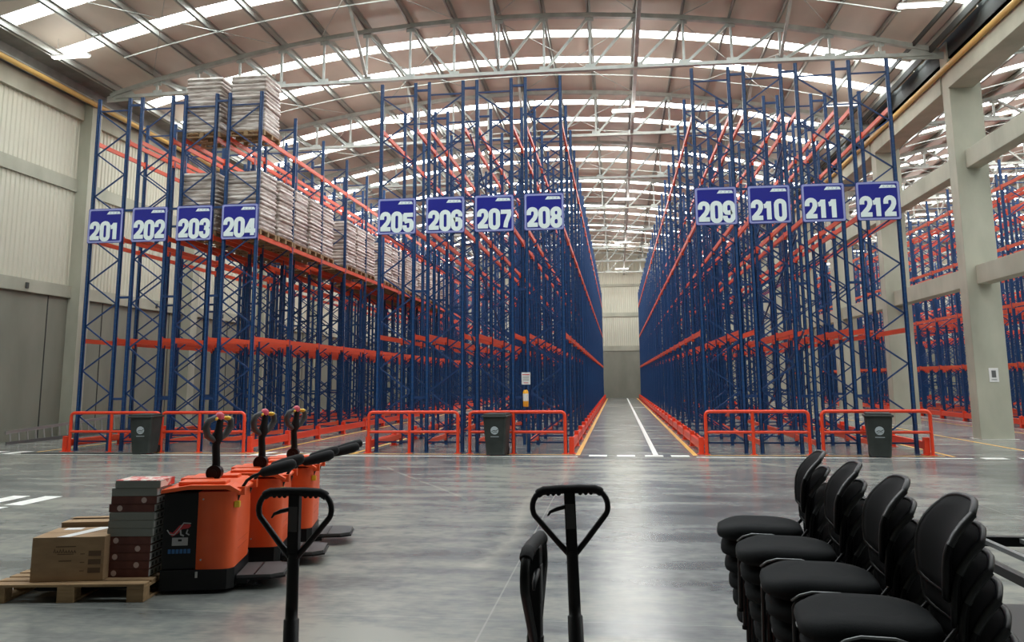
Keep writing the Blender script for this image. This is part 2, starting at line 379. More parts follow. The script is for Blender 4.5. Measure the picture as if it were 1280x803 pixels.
pipe(XL + .5, 11.40, 'yellow pipe running along the top of the cream clad left wall')
pipe(XC + .065, 11.08, 'yellow pipe running along the concrete beams beside the grey columns')

# ------------------------------------------------------------------ floor markings
def line(name, pts, m):
    l = MB(); n = len(pts); l.add([(x, y, .004) for x, y in pts], [tuple(range(n))]); return tag(l.build(name, M[m]), kind='structure')
def rect(name, x0, x1, y0, y1, m): return line(name, [(x0, y0), (x1, y0), (x1, y1), (x0, y1)], m)
rect('floor_marking_white', -2, 13.35, -1.08, -.94, 'lineW'); rect('floor_marking_white', 16.05, 22.0, -1.08, -.94, 'lineW')
rect('floor_marking_yellow', .3, 13.2, -.52, -.44, 'lineY'); rect('floor_marking_yellow', 16.3, 21.6, -.52, -.44, 'lineY')
for x in (5.25, 7.78, 13.33, 16.07): rect('floor_marking_yellow', x - .055, x + .055, -.6, YWALL - .8, 'lineY')
for x in (21.75, 24.0, -.75): rect('floor_marking_yellow', x - .04, x + .04, -.6, YWALL - .8, 'lineY')
rect('floor_marking_white', 15.10, 15.22, -.6, YWALL - .8, 'lineW')
rect('floor_marking_white', 6.9, 7.0, -.6, YWALL - .8, 'lineW')
rect('floor_marking_white', 13.3, 16.2, YWALL - .9, YWALL - .75, 'lineW'); rect('floor_marking_white', 15.2, 16.0, 33, 33.25, 'lineW')
for x in (13.6, 14.25, 14.9, 15.5): rect('floor_marking_white', x, x + .42, -.90, -.50, 'lineW')
for x in (5.3, 5.95, 6.6, 7.25): line('floor_marking_white', [(x, -.95), (x + .32, -.95), (x + .42, -.1), (x + .1, -.1)], 'lineW')
for x in (22.2, 23.0, 23.8, 24.6): rect('floor_marking_white', x, x + .5, -1.15, -.8, 'lineW')
for x in (-2.9, -2.2, -1.5): line('floor_marking_white', [(x, -1.1), (x + .35, -1.1), (x + .55, -.2), (x + .2, -.2)], 'lineW')
for k in range(3):
    x = 5.28 - k * .55; line('floor_marking_white', [(x, -9.13), (x + .3, -9.13), (x + .27, -8.18), (x - .03, -8.18)], 'lineW')
line('floor_marking_white', [(5.1, -9.9), (5.4, -9.9), (5.5, -9.3), (5.2, -9.3)], 'lineW')
rect('floor_marking_white', 25.5, 28.0, 4.0, 4.1, 'lineW'); rect('floor_marking_yellow', 26.9, 26.98, -2, YWALL - 1, 'lineY'); rect('floor_marking_white', 27.9, 27.97, -2, YWALL - 1, 'lineW')
tag(MB().bbox(-.75, 2.5, -.98, -.72, 0, .035, .01).build('floor_strip', M['dsteel']), 'low dark grey strip on the floor in front of the far left guard rail', 'floor strip')

# ------------------------------------------------------------------ pallet racking
PW = .085; PD = .07
def post_mb(x):
    p = MB(); x0, x1 = x, x + PW; t = .012
    p.box(x0, x1, 0, t, 0, TOPZ).box(x0, x0 + t, 0, PD, 0, TOPZ).box(x1 - t, x1, 0, PD, 0, TOPZ)
    p.box(x0 - .02, x1 + .02, -.03, PD + .04, 0, .008, 1)
    for k in range(64):
        z = .25 + k * .147
        p.box(x0 + .018, x0 + .03, -.0015, 0, z, z + .03, 1).box(x1 - .03, x1 - .018, -.0015, 0, z, z + .03, 1) if k % 1 == 0 else None
    return p
def brace_mb(spacer, flip=0):
    b = MB(); x0, x1 = PW, FD - PW; y = PD * .6
    for z in (.25, 9.32): b.bar((x0 - .02, y, z), (x1 + .02, y, z), .03, .04)
    k = 15; dz = (9.27 - .30) / k
    for i in range(k):
        a, c = ((x0, x1), (x1, x0))[(i + flip) % 2]
        b.bar((a, y, .30 + i * dz), (c, y, .30 + (i + 1) * dz), .028, .036)
    if spacer:
        for z in (1.35, 4.05, 6.45, 9.45): b.bar((FD - .01, .02, z), (PITCH - .003, .02, z), .04, .06)
    return b
M['slot'] = new_mat('post_slot_and_foot', (.07, .10, .17), .5)
postL = post_mb(0).mesh('post', [M['blue'], M['slot']]); postR = post_mb(FD - PW).mesh('post', [M['blue'], M['slot']])
frame_br = [[brace_mb(s, f).mesh('upright_frame', M['brace']) for f in (0, 1)] for s in (False, True)]
def far_frame(spacer, f):
    m = MB(); 
    for x in (0, FD - PW):
        t = .012; m.box(x, x + PW, 0, t, 0, TOPZ).box(x, x + t, 0, PD, 0, TOPZ).box(x + PW - t, x + PW, 0, PD, 0, TOPZ)
    b = brace_mb(spacer, f); m.add(b.v, b.f, 0); return m.mesh('upright_frame', M['blue'])
farf = [[far_frame(s, f) for f in (0, 1)] for s in (False, True)]
def beam_mb():
    b = MB(); y0, y1 = PW, BAY
    b.box(-.025, .025, y0 - .01, y1 - .0, -.115, 0).box(-.032, .032, y0 - .012, y0 + .03, -.17, .03).box(-.032, .032, y1 - .035, y1 - .0, -.17, .03)
    return b
beam_me = beam_mb().mesh('beam', M['orange'])
def beam_spots(levels):
    r = []
    for k in range(NB):
        for z in levels:
            for x in (.03, FD - .03): r.append((x, k * BAY, z))
        r.append((.03, k * BAY, .30))
    return r
def build_rack(x0, y0, levels, spacer, label, flip=0, group='blue and orange pallet rack rows', detail=5):
    root = thing('pallet_rack', label, 'pallet rack', (x0, y0, 0), 0, group)
    for k in range(NB + 1):
        y = k * BAY
        if k < detail:
            f = link('upright_frame', frame_br[spacer][flip], root, (0, y, 0))
            link('post', postL, f); link('post', postR, f)
        else:
            link('upright_frame', farf[spacer][flip], root, (0, y, 0))
    sp = beam_spots(levels)
    for (x, y, z) in sp[:98]: link('beam', beam_me, root, (x, y, z))
    rest = MB(); proto = beam_mb()
    for (x, y, z) in sp[98:]: rest.add([(a + x, b + y, c + z) for a, b, c in proto.v], proto.f)
    tag(rest.build('beam', M['orange'], root), kind='stuff')
    return root
RACKS = []
for i in range(12):
    x = rowx(i); last = i in (3, 7, 11)
    blk = ('left', 'middle', 'right')[i // 4]
    r = build_rack(x, 0, LEV, not last, 'blue and orange rack row carrying sign %d, %s in the %s block' % (201 + i, ('leftmost', 'second', 'third', 'rightmost')[i % 4], ('left', 'middle', 'right-hand')[i // 4]), (i + 1) % 2)
    RACKS.append(r)
# bracing in the back-to-back gap
for i in (5, 9):
    m = MB(); X0 = FD + .14
    for k in range(0, 20, 5):
        y = k * BAY; m.bar((X0, y + .1, 5.3), (X0, y + 3 * BAY, 2.9), .03, .05); m.bar((X0 + .03, y + .1, 2.9), (X0 + .03, y + 3 * BAY, .3), .03, .05)
        m.bar((X0, y + .1, 8.2), (X0, y + 3 * BAY, 5.6), .03, .05)
    m.build('spine_brace', M['brace'], RACKS[i])
# racks in the neighbouring hall, seen between the columns
LEV2 = [2.25, 4.35, 6.45, 8.7]
ords = [o + ' from the grey columns' for o in ('first', 'second', 'third', 'fourth', 'fifth', 'sixth', 'seventh', 'eighth')]
for i in range(8):
    build_rack(28.4 + i * PITCH + 3.0 * (i > 3), 6.0, LEV2, i not in (3, 7), 'blue and orange rack row in the far hall, %s' % ords[i], i % 2, 'pallet rack rows of the neighbouring hall', 0)

# floor guards along the aisles
def guard(x, side, y0, n, label):
    root = thing('floor_guard', label, 'floor guard', (x, y0, 0), 0, 'orange floor guards along the rack aisles')
    post = MB().bbox(-.06, .06, -.07, .07, 0, .40, .008).box(-.1, .1, -.11, .11, 0, .012).mesh('post', M['rail'])
    rail = MB().box(-.045, .045, .07, BAY - .07, .13, .30).box(side * .045, side * .055, .07, BAY - .07, .12, .15).mesh('rail', M['rail'])
    for k in range(n + 1):
        link('post', post, root, (0, k * BAY, 0))
        if k < n: link('rail', rail, root, (0, k * BAY, 0))
for x, s, lb in ((-.11, -1, 'left of the rack signed 201'), (rowx(3) + FD + .11, 1, 'along the aisle side of the rack signed 204'), (rowx(4) - .11, -1, 'along the aisle side of the rack signed 205'),
              (rowx(7) + FD + .11, 1, 'along the open aisle under the rack signed 208'), (rowx(8) - .11, -1, 'along the open aisle under the rack signed 209'), (rowx(11) + FD + .11, 1, 'beside the rack signed 212, facing the columns')):
    guard(x, s, -.15, NB, 'low orange floor guard ' + lb)
guard(28.25, -1, 5.8, NB, 'low orange floor guard of the far hall, behind the concrete columns')

# ------------------------------------------------------------------ signs
def ribbon(mb, pts, t, z0, z1, closed=False, mi=0):
    """thick poly-line in the XZ plane, extruded along Y from z0 to z1"""
    n = len(pts); P = [Vector((p[0], p[1])) for p in pts]; Lf = []; Rt = []
    for i in range(n):
        a = P[i - 1] if (closed or i > 0) else None; b = P[(i + 1) % n] if (closed or i < n - 1) else None
        d1 = (P[i] - a).normalized() if a is not None else None; d2 = (b - P[i]).normalized() if b is not None else None
        if d1 is None: d1 = d2
        if d2 is None: d2 = d1
        nn = Vector((-(d1.y + d2.y), d1.x + d2.x)); nn.normalize(); c = max(.5, nn.dot(Vector((-d1.y, d1.x))))
        w_ = t[i] if isinstance(t, (list, tuple)) else t
        Lf.append(P[i] + nn * w_ / 2 / c); Rt.append(P[i] - nn * w_ / 2 / c)
    vs = [(p.x, z, p.y) for z in (z0, z1) for p in Lf] + [(p.x, z, p.y) for z in (z0, z1) for p in Rt]
    fs = []
    for i in range(n if closed else n - 1):
        j = (i + 1) % n
        fs += [(i, j, 2 * n + j, 2 * n + i), (n + i, 3 * n + i, 3 * n + j, n + j), (i, n + i, n + j, j), (2 * n + i, 2 * n + j, 3 * n + j, 3 * n + i)]
    if not closed: fs += [(0, 2 * n, 3 * n, n), (n - 1, 2 * n - 1, 4 * n - 1, 3 * n - 1)]
    mb.add(vs, fs, mi)
S = .235
DG = {  # heavy condensed digits, width .62, height 1 : list of (points, closed)
    '0': [(arc(.31, .80, .20, 0, 180, 8) + arc(.31, .20, .20, 180, 360, 8), True)],
    '1': [([(.30, 0), (.30, 1)], False), ([(.02, .74), (.16, .76), (.26, .90)], False)],
    '2': [([(.115, .66)] + arc(.31, .80, .195, 180, 0, 8) + [(.505, .66), (.42, .46), (.17, .17), (.13, .05)], False), ([(.03, .10), (.60, .10)], False)],
    '3': [([(.115, .70)] + arc(.31, .79, .195, 180, 0, 8) + [(.50, .64), (.40, .53), (.30, .52)], False), ([(.30, .53), (.42, .50), (.505, .40), (.505, .22)] + arc(.31, .21, .195, 0, -180, 8) + [(.115, .32)], False)],
    '4': [([(.44, 0), (.44, 1)], False), ([(.40, .93), (.10, .30)], False), ([(.0, .27), (.62, .27)], False)],
    '5': [([(.58, .90), (.06, .90)], False), ([(.13, .95), (.12, .52)], False), ([(.10, .50), (.30, .56), (.44, .55), (.505, .44), (.505, .22)] + arc(.31, .21, .195, 0, -180, 8) + [(.115, .30)], False)],
    '6': [([(.505, .72)] + arc(.31, .80, .20, 0, 180, 8) + arc(.31, .20, .20, 180, 360, 8) + [(.51, .44), (.44, .54), (.30, .56), (.16, .50)], False)],
    '7': [([(.02, .90), (.58, .90)], False), ([(.49, .93), (.47, .70), (.32, .30), (.27, 0)], False)],
    '8': [(arc(.31, .80, .185, 0, 180, 8) + [(.13, .66), (.22, .54), (.31, .52), (.40, .54), (.49, .66)], True), (arc(.31, .205, .20, 180, 360, 8) + [(.51, .36), (.42, .50), (.31, .52), (.20, .50), (.11, .36)], True)],
    '9': [([(.115, .28)] + arc(.31, .20, .20, 180, 360, 8) + arc(.31, .80, .20, 0, 180, 8) + [(.11, .56), (.18, .46), (.32, .44), (.46, .50)], False)],
}
board = MB(); board.prism(rrect(-.51, .51, -.48, .48, .04), 0, .02, 'y')
board_me = board.mesh('board', M['signblue'])
bd = MB(); outer = rrect(-.50, .50, -.47, .47, .05); inner = rrect(-.452, .452, -.422, .422, .03); n_ = len(outer)
bd.add([(x, -.004, z) for x, z in outer] + [(x, -.004, z) for x, z in inner], [(i, (i + 1) % n_, n_ + (i + 1) % n_, n_ + i) for i in range(n_)]); border_me = bd.mesh('border', M['signborder'])
lg = MB()
def slant(p): return (p[0] + (p[1]) * .55, p[1])
lg.prism([(.03, .315), (.43, .315), (.40, .385), (.09, .395)], -.006, -.002, 'y')
logo_me = lg.mesh('logo', M['signwhite'])
lgl = MB()
for k in range(6): ribbon(lgl, [slant((.085 + k * .047, .33 - .0)) , slant((.085 + k * .047 + .012, .37))] if k % 2 else [(.28 + k * .047 - .16, .335), (.30 + k * .047 - .16, .37), (.315 + k * .047 - .16, .335)], .007, -.008, -.006)
logol_me = lgl.mesh('logo_lettering', M['signborder'])
ORD4 = ('leftmost', 'second', 'third', 'rightmost')
BLK = ('left', 'middle', 'right-hand')
for i in range(12):
    num = 201 + i; x = rowx(i) + .5
    s = thing('aisle_sign', 'square blue sign reading %d, %s of the four on the %s rack block' % (num, ORD4[i % 4], BLK[i // 4]), 'sign', (x, -.035, 6.03), 0, None)
    s.rotation_euler.x = 0
    link('board', board_me, s); link('border', border_me, s); link('logo', logo_me, s); link('logo_lettering', logol_me, s)
    d = MB(); xx = -.445; W_ = .292; Hh = .47
    for ch in str(num):
        wch = W_ if ch != '1' else .24
        for qi, (pts, cl) in enumerate(DG[ch]):
            ribbon(d, [(xx + p[0] / .62 * W_ * (1 if ch != '1' else .9), -.395 + p[1] * Hh * .97 + .012) for p in (pts)],   .112, -.012 - .0015 * qi, -.004, cl)
        xx += wch + .012
    d.build('number', M['signwhite'], s)

# ------------------------------------------------------------------ handrails in front of the rows
def handrail(x0, x1, y, label):
    root = thing('guard_rail', label, 'guard rail', (x0, y, 0)); L_ = x1 - x0; r = .04; H = 1.0
    pts = [(0, 0, .0), (0, 0, H - .10)] + [(.10 - .10 * math.cos(t), 0, H - .10 + .10 * math.sin(t)) for t in (.3, .6, .9, 1.2)] + [(.10, 0, H), (L_ - .10, 0, H)] + \
          [(L_ - .10 + .10 * math.sin(t), 0, H - .10 + .10 * math.cos(t)) for t in (.35, .7, 1.0, 1.3)] + [(L_, 0, H - .10), (L_, 0, 0)]
    MB().tube(pts, r, 12).build('outer_tube', M['rail'], root)
    MB().cyl((0, 0, .52), (L_, 0, .52), .034, 12).build('middle_rail', M['rail'], root)
    MB().cyl((L_ * .46, 0, 0), (L_ * .46, 0, H), r, 12).build('post', M['rail'], root)
    for x in (0, L_ * .46, L_): MB().bbox(x - .08, x + .08, -.07, .07, 0, .012, .004).build('foot_plate', M['rail'], root)
HR = [(.08, 2.55), (2.62, 4.85), (8.12, 10.38), (10.68, 13.02), (16.36, 18.72), (19.02, 21.42)]
hl = ['at the far left end, before the leftmost racks', 'behind the orange trucks, right of the leftmost bin', 'left of the middle wheelie bin, under sign 205', 'behind the middle wheelie bin, left of the open aisle', 'right of the open aisle, before signs 209 and 210', 'behind the rightmost wheelie bin, before signs 211 and 212']
for (a, b), l in zip(HR, hl): handrail(a, b, -.28, 'waist high orange tubular guard rail ' + l)

# ------------------------------------------------------------------ bins
def wheelie_bin():
    root = link('wheelie_bin', None)
    b = MB(); lo = rrect(-.22, .22, -.26, .26, .05); hi = rrect(-.28, .28, -.34, .34, .05); n = len(lo)
    vs = [(x, y, .03) for x, y in lo] + [(x, y, .90) for x, y in hi]
    b.add(vs, [(i, (i + 1) % n, n + (i + 1) % n, n + i) for i in range(n)], 0, True); b.add(vs[:n], [tuple(range(n))[::-1]]); b.add(vs[n:], [tuple(range(n))])
    b.build('body', M['bin'], root)
    l = MB().bbox(-.31, .31, -.38, .36, .90, .95, .02).bbox(-.27, .27, -.34, .33, .94, .99, .02); l.build('lid', M['bin'], root)
    for s in (-1, 1):
        w_ = MB().cyl((s * .20 - .025, .30, .10), (s * .20 + .025, .30, .10), .10, 20); w_.build('wheel', M['rubber'], root)
    MB().cyl((-.24, .37, .93), (.24, .37, .93), .016, 10).build('handle', M['bin'], root)
    e = MB(); cx, cz = 0, .60; yf = lambda z: -.26 - .08 * (z - .03) / .87 - .004
    pts = [(cx + .095 * math.cos(t), yf(cz + .095 * math.sin(t)), cz + .095 * math.sin(t)) for t in [2 * PI * k / 24 for k in range(24)]]
    e.add(pts, [tuple(range(24))[::-1]]); 
    for dx, ww in ((0, .10),): e.add([(-ww, yf(.455), .448), (ww, yf(.455), .448), (ww, yf(.465), .462), (-ww, yf(.465), .462)], [(0, 1, 2, 3)])
    e.build('emblem', M['emblemgrey'], root)
    e = MB(); ribbon(e, [(-.07, .575), (-.02, .60), (.03, .59), (.085, .625)], .014, 0, .001); ribbon(e, [(-.05, .545), (.0, .565), (.065, .56)], .010, 0, .001)
    e.v = [(x, yf(z) - .002 - y, z) for x, y, z in e.v]; e.build('emblem_wave', M['bin'], root)
    return root
M['emblemgrey'] = new_mat('pale_grey_emblem', (.45, .50, .52), .5)
b0 = wheelie_bin()
for k, (x, y, rz, l) in enumerate(((2.46, -.74, .12, 'leftmost dark wheelie bin, between the two left guard rails'), (11.42, -.70, -.06, 'middle dark wheelie bin, left of the open aisle and yellow cylinder'), (20.14, -.72, -.22, 'rightmost dark wheelie bin, behind the stacked chairs near the columns'))):
    c = b0 if k == 0 else copy_tree(b0); c.location = (x, y, 0); c.rotation_euler.z = rz; tag(c, l, 'bin')

# notice and yellow cylinder on the rack post
t = thing('notice_board', 'small white notice with red heading on the post above the yellow cylinder', 'notice', (12.05, -.005, 1.66))
MB().bbox(-.11, .11, -.006, 0, 0, .30, .003).build('plate', M['label'], t)
k_ = MB().box(-.09, .09, -.009, -.0055, .235, .255).box(-.06, .06, -.009, -.0055, .035, .05); k_.build('red_print', M['red'], t)
k_ = MB()
for z in (.19, .16, .13, .10): k_.box(-.08, .075, -.009, -.0055, z, z + .008)
k_.build('text_lines', M['greytube'], t)
t = thing('yellow_cylinder', 'upright yellow cylinder with a white label fixed to the rack post', 'cylinder', (12.05, -.10, 1.12))
MB().tube([(0, 0, 0), (0, 0, .01), (0, 0, .36), (0, 0, .41)], [.06, .068, .068, .045], 18).build('body', M['ext'], t)
MB().tube([(0, 0, .14), (0, 0, .32)], .0695, 18, cap=False).build('label_band', M['label'], t)
MB().cyl((0, 0, .40), (0, 0, .45), .02, 10).build('valve', M['black'], t)
MB().box(-.03, .03, .05, .11, .2, .24).build('bracket', M['black'], t)
t = thing('column_notice', 'framed white notice with dark picture on the near concrete column', 'notice', (XC + .70, 5.0, 1.62))
MB().bbox(-.13, .13, -.012, 0, 0, .40, .004).build('plate', M['label'], t)
MB().box(-.06, .06, -.016, -.011, .13, .33).box(-.075, .075, -.016, -.011, .06, .075).build('picture', M['greytube'], t)
# ladder on the floor by the left wall
t = thing('ladder', 'aluminium ladder lying on its edge against the concrete left wall', 'ladder', (0, 0, 0))
A = Vector((-3.45, 1.9, .03)); B = Vector((-3.50, 8.2, .10)); up = Vector((-.08, 0, .52))
MB().bar(A, B, .04, .10).build('side_rail', M['belt'], t); MB().bar(A + up * .6, B + up, .04, .09).build('side_rail', M['alu'], t)
for k in range(17):
    f = (k + .5) / 17; a = A.lerp(B, f); b = (A + up * .6).lerp(B + up, f); MB().cyl(a, b, .022, 8).build('rung', M['alu'], t)

# ------------------------------------------------------------------ pallets and wrapped loads
def pallet_mb(w=1.0, d=1.2, h=.14):
    p = MB()
    for i in range(7):
        x = -w / 2 + i * (w - .1) / 6; p.box(x, x + .1, -d / 2, d / 2, h - .022, h)
    for y in (-d / 2, -.05, d / 2 - .1): p.box(-w / 2, w / 2, y, y + .1, h - .044, h - .022); p.box(-w / 2, w / 2, y, y + .1, 0, .02)
    for x in (-w / 2, -.06, w / 2 - .12):
        for y in (-d / 2, -.05, d / 2 - .1): p.box(x, x + .12, y, y + .1, .02, h - .044)
    return p
def load_me(seed, H, w=1.05, d=1.04, n=14):
    rnd = random.Random(seed); p = MB(); rings = []; K = 20
    def ring(sx, sy, z, ox, oy):
        o = len(p.v); r = []
        for x, y in rrect(-sx, sx, -sy, sy, .06, 4): r.append((x + ox + rnd.uniform(-.012, .012), y + oy + rnd.uniform(-.012, .012), z + rnd.uniform(-.008, .008)))
        return r
    vs = []; lay = H / n; m = None
    for i in range(n):
        ox, oy = rnd.uniform(-.015, .015), rnd.uniform(-.015, .015)
        for f, s in ((.0, -.035), (.3, 0), (.7, 0), (1.0, -.03)):
            r = ring(w / 2 + s + rnd.uniform(-.01, .01), d / 2 + s + rnd.uniform(-.01, .01), (i + f * .96) * lay, ox, oy); m = len(r); vs += r
    k = len(vs) // m
    p.add(vs, [(a * m + j, a * m + (j + 1) % m, (a + 1) * m + (j + 1) % m, (a + 1) * m + j) for a in range(k - 1) for j in range(m)], 0, True)
    p.add(vs[-m:], [tuple(range(m))]); p.add(vs[:m], [tuple(range(m))[::-1]])
    return p.mesh('wrapped_load', M['wrap'])
pal_me = pallet_mb(1.06, 1.1).mesh('wooden_pallet', M['wood'])
LD = [load_me(s, 1.62) for s in range(4)]; LT = [load_me(s + 9, 1.60) for s in range(2)]
YS = [.64, 1.80, 3.06, 4.22, 5.45, 6.40, 7.90, 9.06, 10.22, 12.2, 13.7, 15.9, 17.1, 18.3, 20.0, 21.4, 22.6, 24.8]
YS = [.66, 1.82, 3.08, 4.24, 5.45, 7.92, 9.09, 10.28, 12.72, 13.92, 15.10, 16.30, 17.55, 18.74, 20.0, 21.2, 22.4, 24.8, 26.0]
def ordname(k):
    return ['first', 'second', 'third', 'fourth', 'fifth', 'sixth', 'seventh', 'eighth', 'ninth', 'tenth', 'eleventh', 'twelfth', 'thirteenth', 'fourteenth', 'fifteenth', 'sixteenth', 'seventeenth', 'eighteenth', 'nineteenth'][k]
for ri in (2, 3):
    xc = rowx(ri) + .5
    for k, y in enumerate(YS):
        dx = random.uniform(-.02, .02); nm = 203 if ri == 2 else 204
        tag(link('wooden_pallet', pal_me, None, (xc + dx, y, LEV[1] + .003)), '%s wooden pallet from the front on the middle level of rack row %d' % (ordname(k), nm), 'pallet', 'wooden pallets under the wrapped loads')
        tag(link('wrapped_load', LD[(k + ri) % 4], None, (xc + dx, y, LEV[1] + .146)), '%s plastic wrapped load from the front on the middle level of rack row %d' % (ordname(k), nm), 'wrapped load', 'plastic wrapped pallet loads in the rack')
    tag(link('wooden_pallet', pal_me, None, (xc + .02, .62, LEV[2] + .003)), 'wooden pallet on the top level above sign %d' % nm, 'pallet', 'wooden pallets under the wrapped loads')
    tag(link('wrapped_load', LT[ri - 2], None, (xc + .02, .62, LEV[2] + .146)), 'tall plastic wrapped load on the top level above sign %d' % nm, 'wrapped load', 'plastic wrapped pallet loads in the rack')

# ------------------------------------------------------------------ ceiling lamps (long tubes hung under the trusses)
lamp = MB()
def make_lamp():
    root = link('ceiling_light', None)
    MB().bbox(-.10, .10, -.6, .6, .03, .09, .01).build('housing', M['label'], root)
    for s in (-1, 1): MB().cyl((s * .05, -.58, .01), (s * .05, .58, .01), .018, 8).build('tube', M['tube'], root)
    for y in (-.45, .45): MB().bar((0, y, .09), (0, y, 1.2), .008).build('hanger', M['steel'], root)
    return root
l0 = None
pl2 = bpy.data.lights.new('eaves_lamp_light', 'POINT'); pl2.energy = 30; pl2.color = (1, .96, .9); pl2.shadow_soft_size = .45
pl = bpy.data.lights.new('lamp_light', 'POINT'); pl.energy = 130; pl.color = (1, .96, .9); pl.shadow_soft_size = .45
for j, y in enumerate([-6.1, 1.3, 9.4, 16.8, 24.9, 32.3, 39.7, 47.1, 54.5]):
    for xi, x in enumerate((-1.9, 6.0, 14.95, 22.6, 33.5, 45.0)):
        if y < 0 and x > 25: continue
        if x in (6.0, 14.95) and j not in (2, 4, 6, 8): continue
        if y < 0: continue
        z = 11.7 if 0 < x < 22 or x > 25 else 11.55
        if l0 is None: l0 = make_lamp(); c = l0
        else: c = copy_tree(l0)
        c.location = (x, y, z); c.rotation_euler.z = PI / 2
        hall = 'main hall' if x < 25 else 'neighbouring hall'
        tag(c, 'long white twin tube lamp hanging under the curved roof of the ' + hall, 'ceiling light', 'twin tube lamps under the roof of the ' + hall)
        link('lamp_glow', pl2 if x in (-1.9, 22.6) else pl, c, (0, 0, -.12))

# ------------------------------------------------------------------ stacked boxes on a floor pallet
pt = thing('wooden_pallet', 'low wooden pallet on the floor carrying the cartons beside the orange trucks', 'pallet', (9.73, -13.67, 0), .13)
PWd, PDp, PH = 1.28, .86, .145
for i in range(6):
    y = -PDp / 2 + i * (PDp - .11) / 5; MB().bbox(-PWd / 2, PWd / 2, y, y + .11, PH - .022, PH, .003).build('deck_board', M['wood'], pt)
for x in (-PWd / 2, -.07, PWd / 2 - .14):
    MB().bbox(x, x + .14, -PDp / 2, PDp / 2, PH - .044, PH - .0225, .003).build('stringer', M['wood'], pt)
    MB().bbox(x, x + .14, -PDp / 2, PDp / 2, 0, .02, .003).build('bottom_board', M['wood'], pt)
    for y in (-PDp / 2, -.06, PDp / 2 - .12): MB().bbox(x, x + .14, y, y + .12, .0205, PH - .0445, .003).build('block', M['wood'], pt)
def carton(x0, x1, y0, y1, z0, h, label, printed=True, open_=0):
    root = thing('cardboard_box', label, 'box', ((x0 + x1) / 2, (y0 + y1) / 2, z0), .22); w_ = (x1 - x0) / 2; d_ = (y1 - y0) / 2
    MB().bbox(-w_, w_, -d_, d_, 0, h, .006).build('body', M['card'], root)
    # four closed top flaps with the centre seam
    MB().bbox(-w_, w_, -d_, -.006, h, h + .005, .002).build('flap', M['card'], root)
    fl = MB().bbox(-w_, w_, .006, d_, 0, .005, .002); fo = fl.build('flap', M['card'], root); fo.location.z = h; fo.rotation_euler.x = -open_ * 0
    if open_:
        fo.location = (0, d_, h + .0); fo.rotation_euler.x = -open_; 
        fo.data.transform(Matrix.Translation((0, -d_, 0)))
    if printed:
        p = MB(); yf = -d_ - .0012
        for sx, zc, ww, hh in ((-.02, .275, .16, .008), (-.02, .215, .13, .006), (-.02, .16, .10, .008)): p.box(sx - ww / 2, sx + ww / 2, yf, yf + .001, zc, zc + hh)
        import math as mm
        # rounded word mark and oval
        xx = -.115
        for kk, hh in enumerate((.04, .026, .038, .04, .026, .03, .026, .026)):
            ribbon(p, [(xx, .215 + .015), (xx + .006, .23 + hh - .01), (xx + .016, .228)], .007, yf, yf + .001); xx += .023
        for r in range(3):
            z = .20 - r * .068; p.box(.165, .265, yf, yf + .001, z, z + .042)
            p.box(.10, .135, yf, yf + .001, z + .015, z + .021)
        p.build('print', M['print'], root)
    return root, w_, d_
c1, w_, d_ = carton(9.38, 9.965, -14.015, -13.53, PH + .001, .35, 'large brown carton with dark print at the front of the floor pallet')
tp = MB(); tp.add([(-.10, -.242, .357), (.0, -.242, .357), (.20, .23, .357), (.07, .23, .357)], [(0, 1, 2, 3)]); tp.build('packing_tape', M['tape'], c1)
tp = MB(); tp.add([(-.20, .12, .3565), (-.05, .12, .3565), (-.05, .22, .3565), (-.20, .22, .3565)], [(0, 1, 2, 3)]); tp.build('label_sticker', M['tape'], c1)
c2, w2, d2 = carton(9.27, 9.83, -13.48, -13.14, PH + .001, .385, 'smaller plain brown carton with a lifted flap behind the large carton', False, .07)
# stack of flat boxes
kinds = ['w'] + ['g', 'r', 'r', 'g', 'g', 'g'] + ['b'] * 5
kinds = ['lid', 'g', 'r', 'r', 'g', 'g', 'g', 'b', 'b', 'b', 'b', 'b']
flat = {}
nb = len(kinds); hb = .0655
onames = ['topmost', 'second from the top', 'third from the top', 'fourth from the top', 'fifth from the top', 'sixth from the top', 'seventh from the top', 'eighth from the top', 'fourth from the bottom', 'third from the bottom', 'second from the bottom', 'bottom one']
for k, kd in enumerate(kinds):
    z = PH + .001 + (nb - 1 - k) * (hb + .0012)
    dx = [.05, .022, .022, .005, .012, .008, .003, -.012, -.012, -.014, -.016, -.016][k] - .02; side = 'grey' if kd in ('lid', 'g') else 'dark brown printed'
    root = thing('flat_box', 'flat %s box, %s in the stack on the floor pallet' % (side + (' box with red and white lid' if kd == 'lid' else ''), onames[k]) if kd != 'lid' else 'flat grey box with a red and white lid, topmost in the stack on the pallet', 'box', (10.150 + dx, -13.67, z), .11, 'stack of flat boxes on the floor pallet')
    MB().bbox(-.195, .195, -.15, .15, 0, hb - (.004 if kd == 'lid' else 0), .003).build('body', M['boxgrey'] if kd in ('lid', 'g') else M['boxbrown'], root)
    if kd == 'lid': MB().bbox(-.193, .1975, -.148, .148, hb - .004, hb, .001).build('lid', M['boxred'], root); MB().box(.1955, .197, -.14, .14, .006, hb - .008).build('side_print', M['boxred'], root)
    else:
        q = MB()
        q.box(.1955, .1985, -.14, .14, .006, hb - .006)
        for a in (-.10, -.03, .05): q.box(.199, .1995, a, a + .035, .015, hb - .02, 1)
        q.build('side_label', [M['label'], M['boxgrey']], root)
    if kd in ('r', 'b'):
        q = MB(); xs_ = (-.10 if (k % 2) else .09)
        pts = [(xs_ + .024 * math.cos(t), -.1512, hb / 2 + .024 * math.sin(t)) for t in [2 * PI * a / 14 for a in range(14)]]; q.add(pts, [tuple(range(14))[::-1]])
        q.build('front_print', M['emblem'], root)

